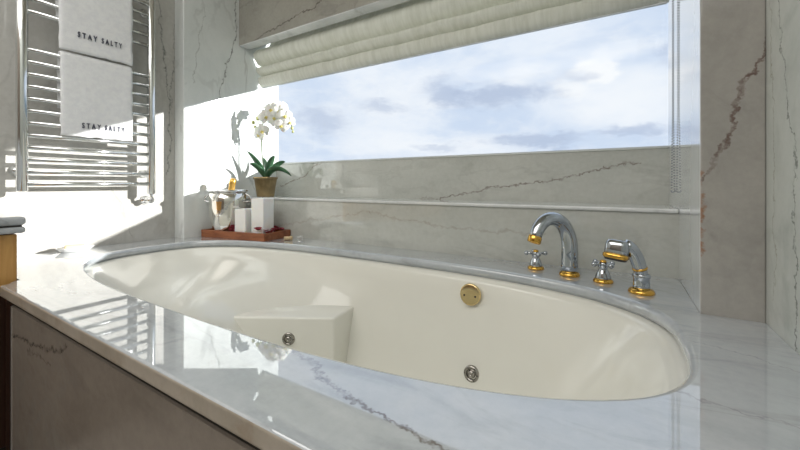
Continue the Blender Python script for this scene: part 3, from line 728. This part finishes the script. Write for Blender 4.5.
leaf(pl(-.002, .0, -.01), pl(-.012, .04, -.03), pl(-.045, .075, -.055), pl(-.062, .078, -.07), .020)
leaf(pl(.004, .0), pl(.012, .05), pl(.03, .11, .0), pl(.055, .125, -.01), .018)
leaf(pl(.008, .0), pl(.03, .055, .02), pl(.07, .09, .03), pl(.105, .095, .02), .018)
leaf(pl(.006, .0, -.01), pl(.03, .05, -.03), pl(.085, .07, -.04), pl(.155, .012, -.03), .021)
leaf(pl(.0, .0, .01), pl(-.005, .05, .03), pl(-.03, .09, .05), pl(-.03, .12, .05), .018)
sa = bend(pl(0, 0), pl(-.03, .12), pl(-.045, .40), pl(.045, .41)); sb = bend(pl(.045, .41), pl(.09, .415), pl(.13, .37), pl(.150, .29))
path = arc(sa, 22)+arc(sb, 14)[1:]
obj('stem', tube(path, [.0033-.0018*i/36 for i in range(37)], seg=10), M['stem'], orc, smooth=True)
path2 = arc(bend(pl(.0, 0), pl(-.025, .10), pl(-.02, .24), pl(-.045, .335)), 18)
obj('stem', tube(path2, [.0028-.0014*i/18 for i in range(19)], seg=8), M['stem'], orc, smooth=True)
def flower(c, face, roll, sz):
    z = Vector(face).normalized(); mt = Matrix.Translation(c) @ axis_mtx(z) @ Matrix.Rotation(roll, 4, 'Z')
    bm = bmesh.new()
    def pet(ang, ln, wd, lift):
        n = 7; A = []; B = []
        for i in range(n+1):
            t = i/n; w_ = wd*math.sin(PI*(t*.86+.10))**.7*(.45+.55*min(1, t*2.2)); ra = []; rb = []
            for k in (-1, -.5, 0, .5, 1):
                x = w_*k; y = ln*t; zz = lift+.10*ln*math.sin(PI*t)-.16*ln*t*t-.10*w_*abs(k)+.02*ln*math.sin(9*t+5*k)
                ca, sn = math.cos(ang), math.sin(ang)
                ra.append(bm.verts.new(mt @ (Vector((x*ca-y*sn, x*sn+y*ca, zz))*sz))); rb.append(bm.verts.new(mt @ (Vector((x*ca-y*sn, x*sn+y*ca, zz-.02))*sz)))
            A.append(ra); B.append(rb)
        for i in range(n):
            for k in range(4):
                bm.faces.new((A[i][k], A[i+1][k], A[i+1][k+1], A[i][k+1])); bm.faces.new((B[i][k], B[i][k+1], B[i+1][k+1], B[i+1][k]))
            for k in (0, 4): bm.faces.new((A[i][k], A[i+1][k], B[i+1][k], B[i][k]))
        for k in range(4): bm.faces.new((A[n][k], A[n][k+1], B[n][k+1], B[n][k]))
    for a in (0, 2.35, -2.35): pet(a, 1.0, .36, 0)
    for a in (1.35, -1.35): pet(a, 1.02, .62, .04)
    f = obj('flower', bm, M['petal'], orc, origin=c, smooth=True)
    bm = bmesh.new()
    sphere(mt @ Vector((0, -.10*sz, .16*sz)), .15*sz, bm, (1, .8, 1)); sphere(mt @ Vector((0, -.30*sz, .20*sz)), .11*sz, bm, (1, 1.2, .7))
    for s_ in (-1, 1): sphere(mt @ Vector((s_*.16*sz, -.16*sz, .18*sz)), .09*sz, bm)
    obj('flower_lip', bm, M['lip'], f, smooth=True)
toCam = Vector((.62, -.78, -.10))
FLW = [(-.010, .265, -.03, (.2, -.1, -.2), .2, .036), (-.030, .245, -.02, (-.5, .0, 0), -.3, .033), (.012, .345, -.03, (.1, 0, .1), .4, .038), (.046, .385, -.03, (-.3, 0, .2), -.2, .040),
       (.085, .375, -.03, (.2, .1, .1), .3, .040), (.055, .330, -.02, (0, .1, -.3), 2.9, .037), (.118, .350, -.03, (.4, .1, 0), .1, .038), (.100, .295, -.03, (.2, 0, -.2), -.4, .036), (.140, .315, -.02, (.7, .1, -.1), .5, .033),
       (.020, .400, .02, (-.5, .9, .5), 1.2, .036), (.095, .410, .015, (.4, .8, .5), .6, .034)]
for r_, u_, f_, fo, roll, sz in FLW: flower(pl(r_, u_, f_), toCam+Vector(fo)*.8, roll, sz*1.12)
for (r_, u_, f_, q_) in [(-.045, .34, 0, .010), (-.066, .315, -.01, .009), (-.056, .290, -.01, .0075), (.150, .285, -.0, .008), (.155, .265, .0, .0065), (-.030, .335, .0, .008)]:
    obj('flower_bud', sphere(pl(r_, u_, f_), q_, None, (1, 1, 1.3), u=14, v=10), M['bud'], orc, smooth=True)

# ------------------------------------------------------------ vanity cabinet beside the bath, dish on the deck
cb = thing('vanity_cabinet', 'honey wood vanity cabinet with a grey marble top beside the bath', 'cabinet', W(-6.25, -.6, FL))
CY0 = -2.2
obj('cabinet_body', box(XL+.01, -5.34, CY0, 1.12, -1.1, -.52), M['oak'], cb, bevel=.003)
low = obj('lower_body', box(XL+.01, -5.36, CY0, 1.10, FL+.35, -1.1), M['shaded_wood'], cb, bevel=.003); low['label'] = 'lower body with its shade painted dark brown'
obj('plinth', box(XL+.01, -5.45, CY0+.05, 1.08, FL, FL+.35), M['dark'], cb)
obj('drawer_front', box(-5.34, -5.30, CY0+.08, .9, -1.05, -.62), M['oak'], cb, bevel=.002)
for y0 in (CY0+.08, -.62): obj('door', box(-5.36, -5.32, y0, y0+1.48, FL+.42, -1.15), M['shaded_wood'], cb, bevel=.002)
obj('countertop', box(XL+.01, -5.24, CY0, 1.17, -.425, -.335), M['counter'], cb, bevel=.010, bseg=4, smooth=False)
obj('countertop', box(XL+.01, -5.245, CY0, 1.165, -.505, -.44), M['counter'], cb, bevel=.007, bseg=4)
obj('joint_strip', box(XL+.01, -5.27, CY0, 1.14, -.44, -.425), M['dark'], cb)
obj('joint_strip', box(XL+.01, -5.36, CY0, 1.10, -.52, -.505), M['dark'], cb)
c = W(-6.90, 2.05, -1)
sd = thing('soap_dish', 'clear-edged white soap dish with a beige soap on the deck against the left wall', 'soap dish', c)
mt = Matrix.Rotation(math.radians(75), 4, 'Z') @ Matrix.Diagonal((1, .62, 1, 1))
obj('dish', lathe([(0, 0), (.040, 0), (.045, .003), (.058, .016), (.060, .018), (.056, .017), (.042, .006), (0, .005)], c, mtx=mt, seg=40, cap=False), M['ceramic'], sd, smooth=True)
bm = bmesh.new(); bmesh.ops.create_cube(bm, size=1, matrix=Matrix.Translation(c+Vector((0, 0, .017))) @ Matrix.Rotation(math.radians(75), 4, 'Z') @ Matrix.Diagonal((.066, .036, .020, 1)))
tag(obj('soap_bar', bm, M['soap'], origin=c+Vector((0, 0, .007)), bevel=.008, bseg=4, smooth=True), 'beige soap bar lying in the white soap dish', 'soap')
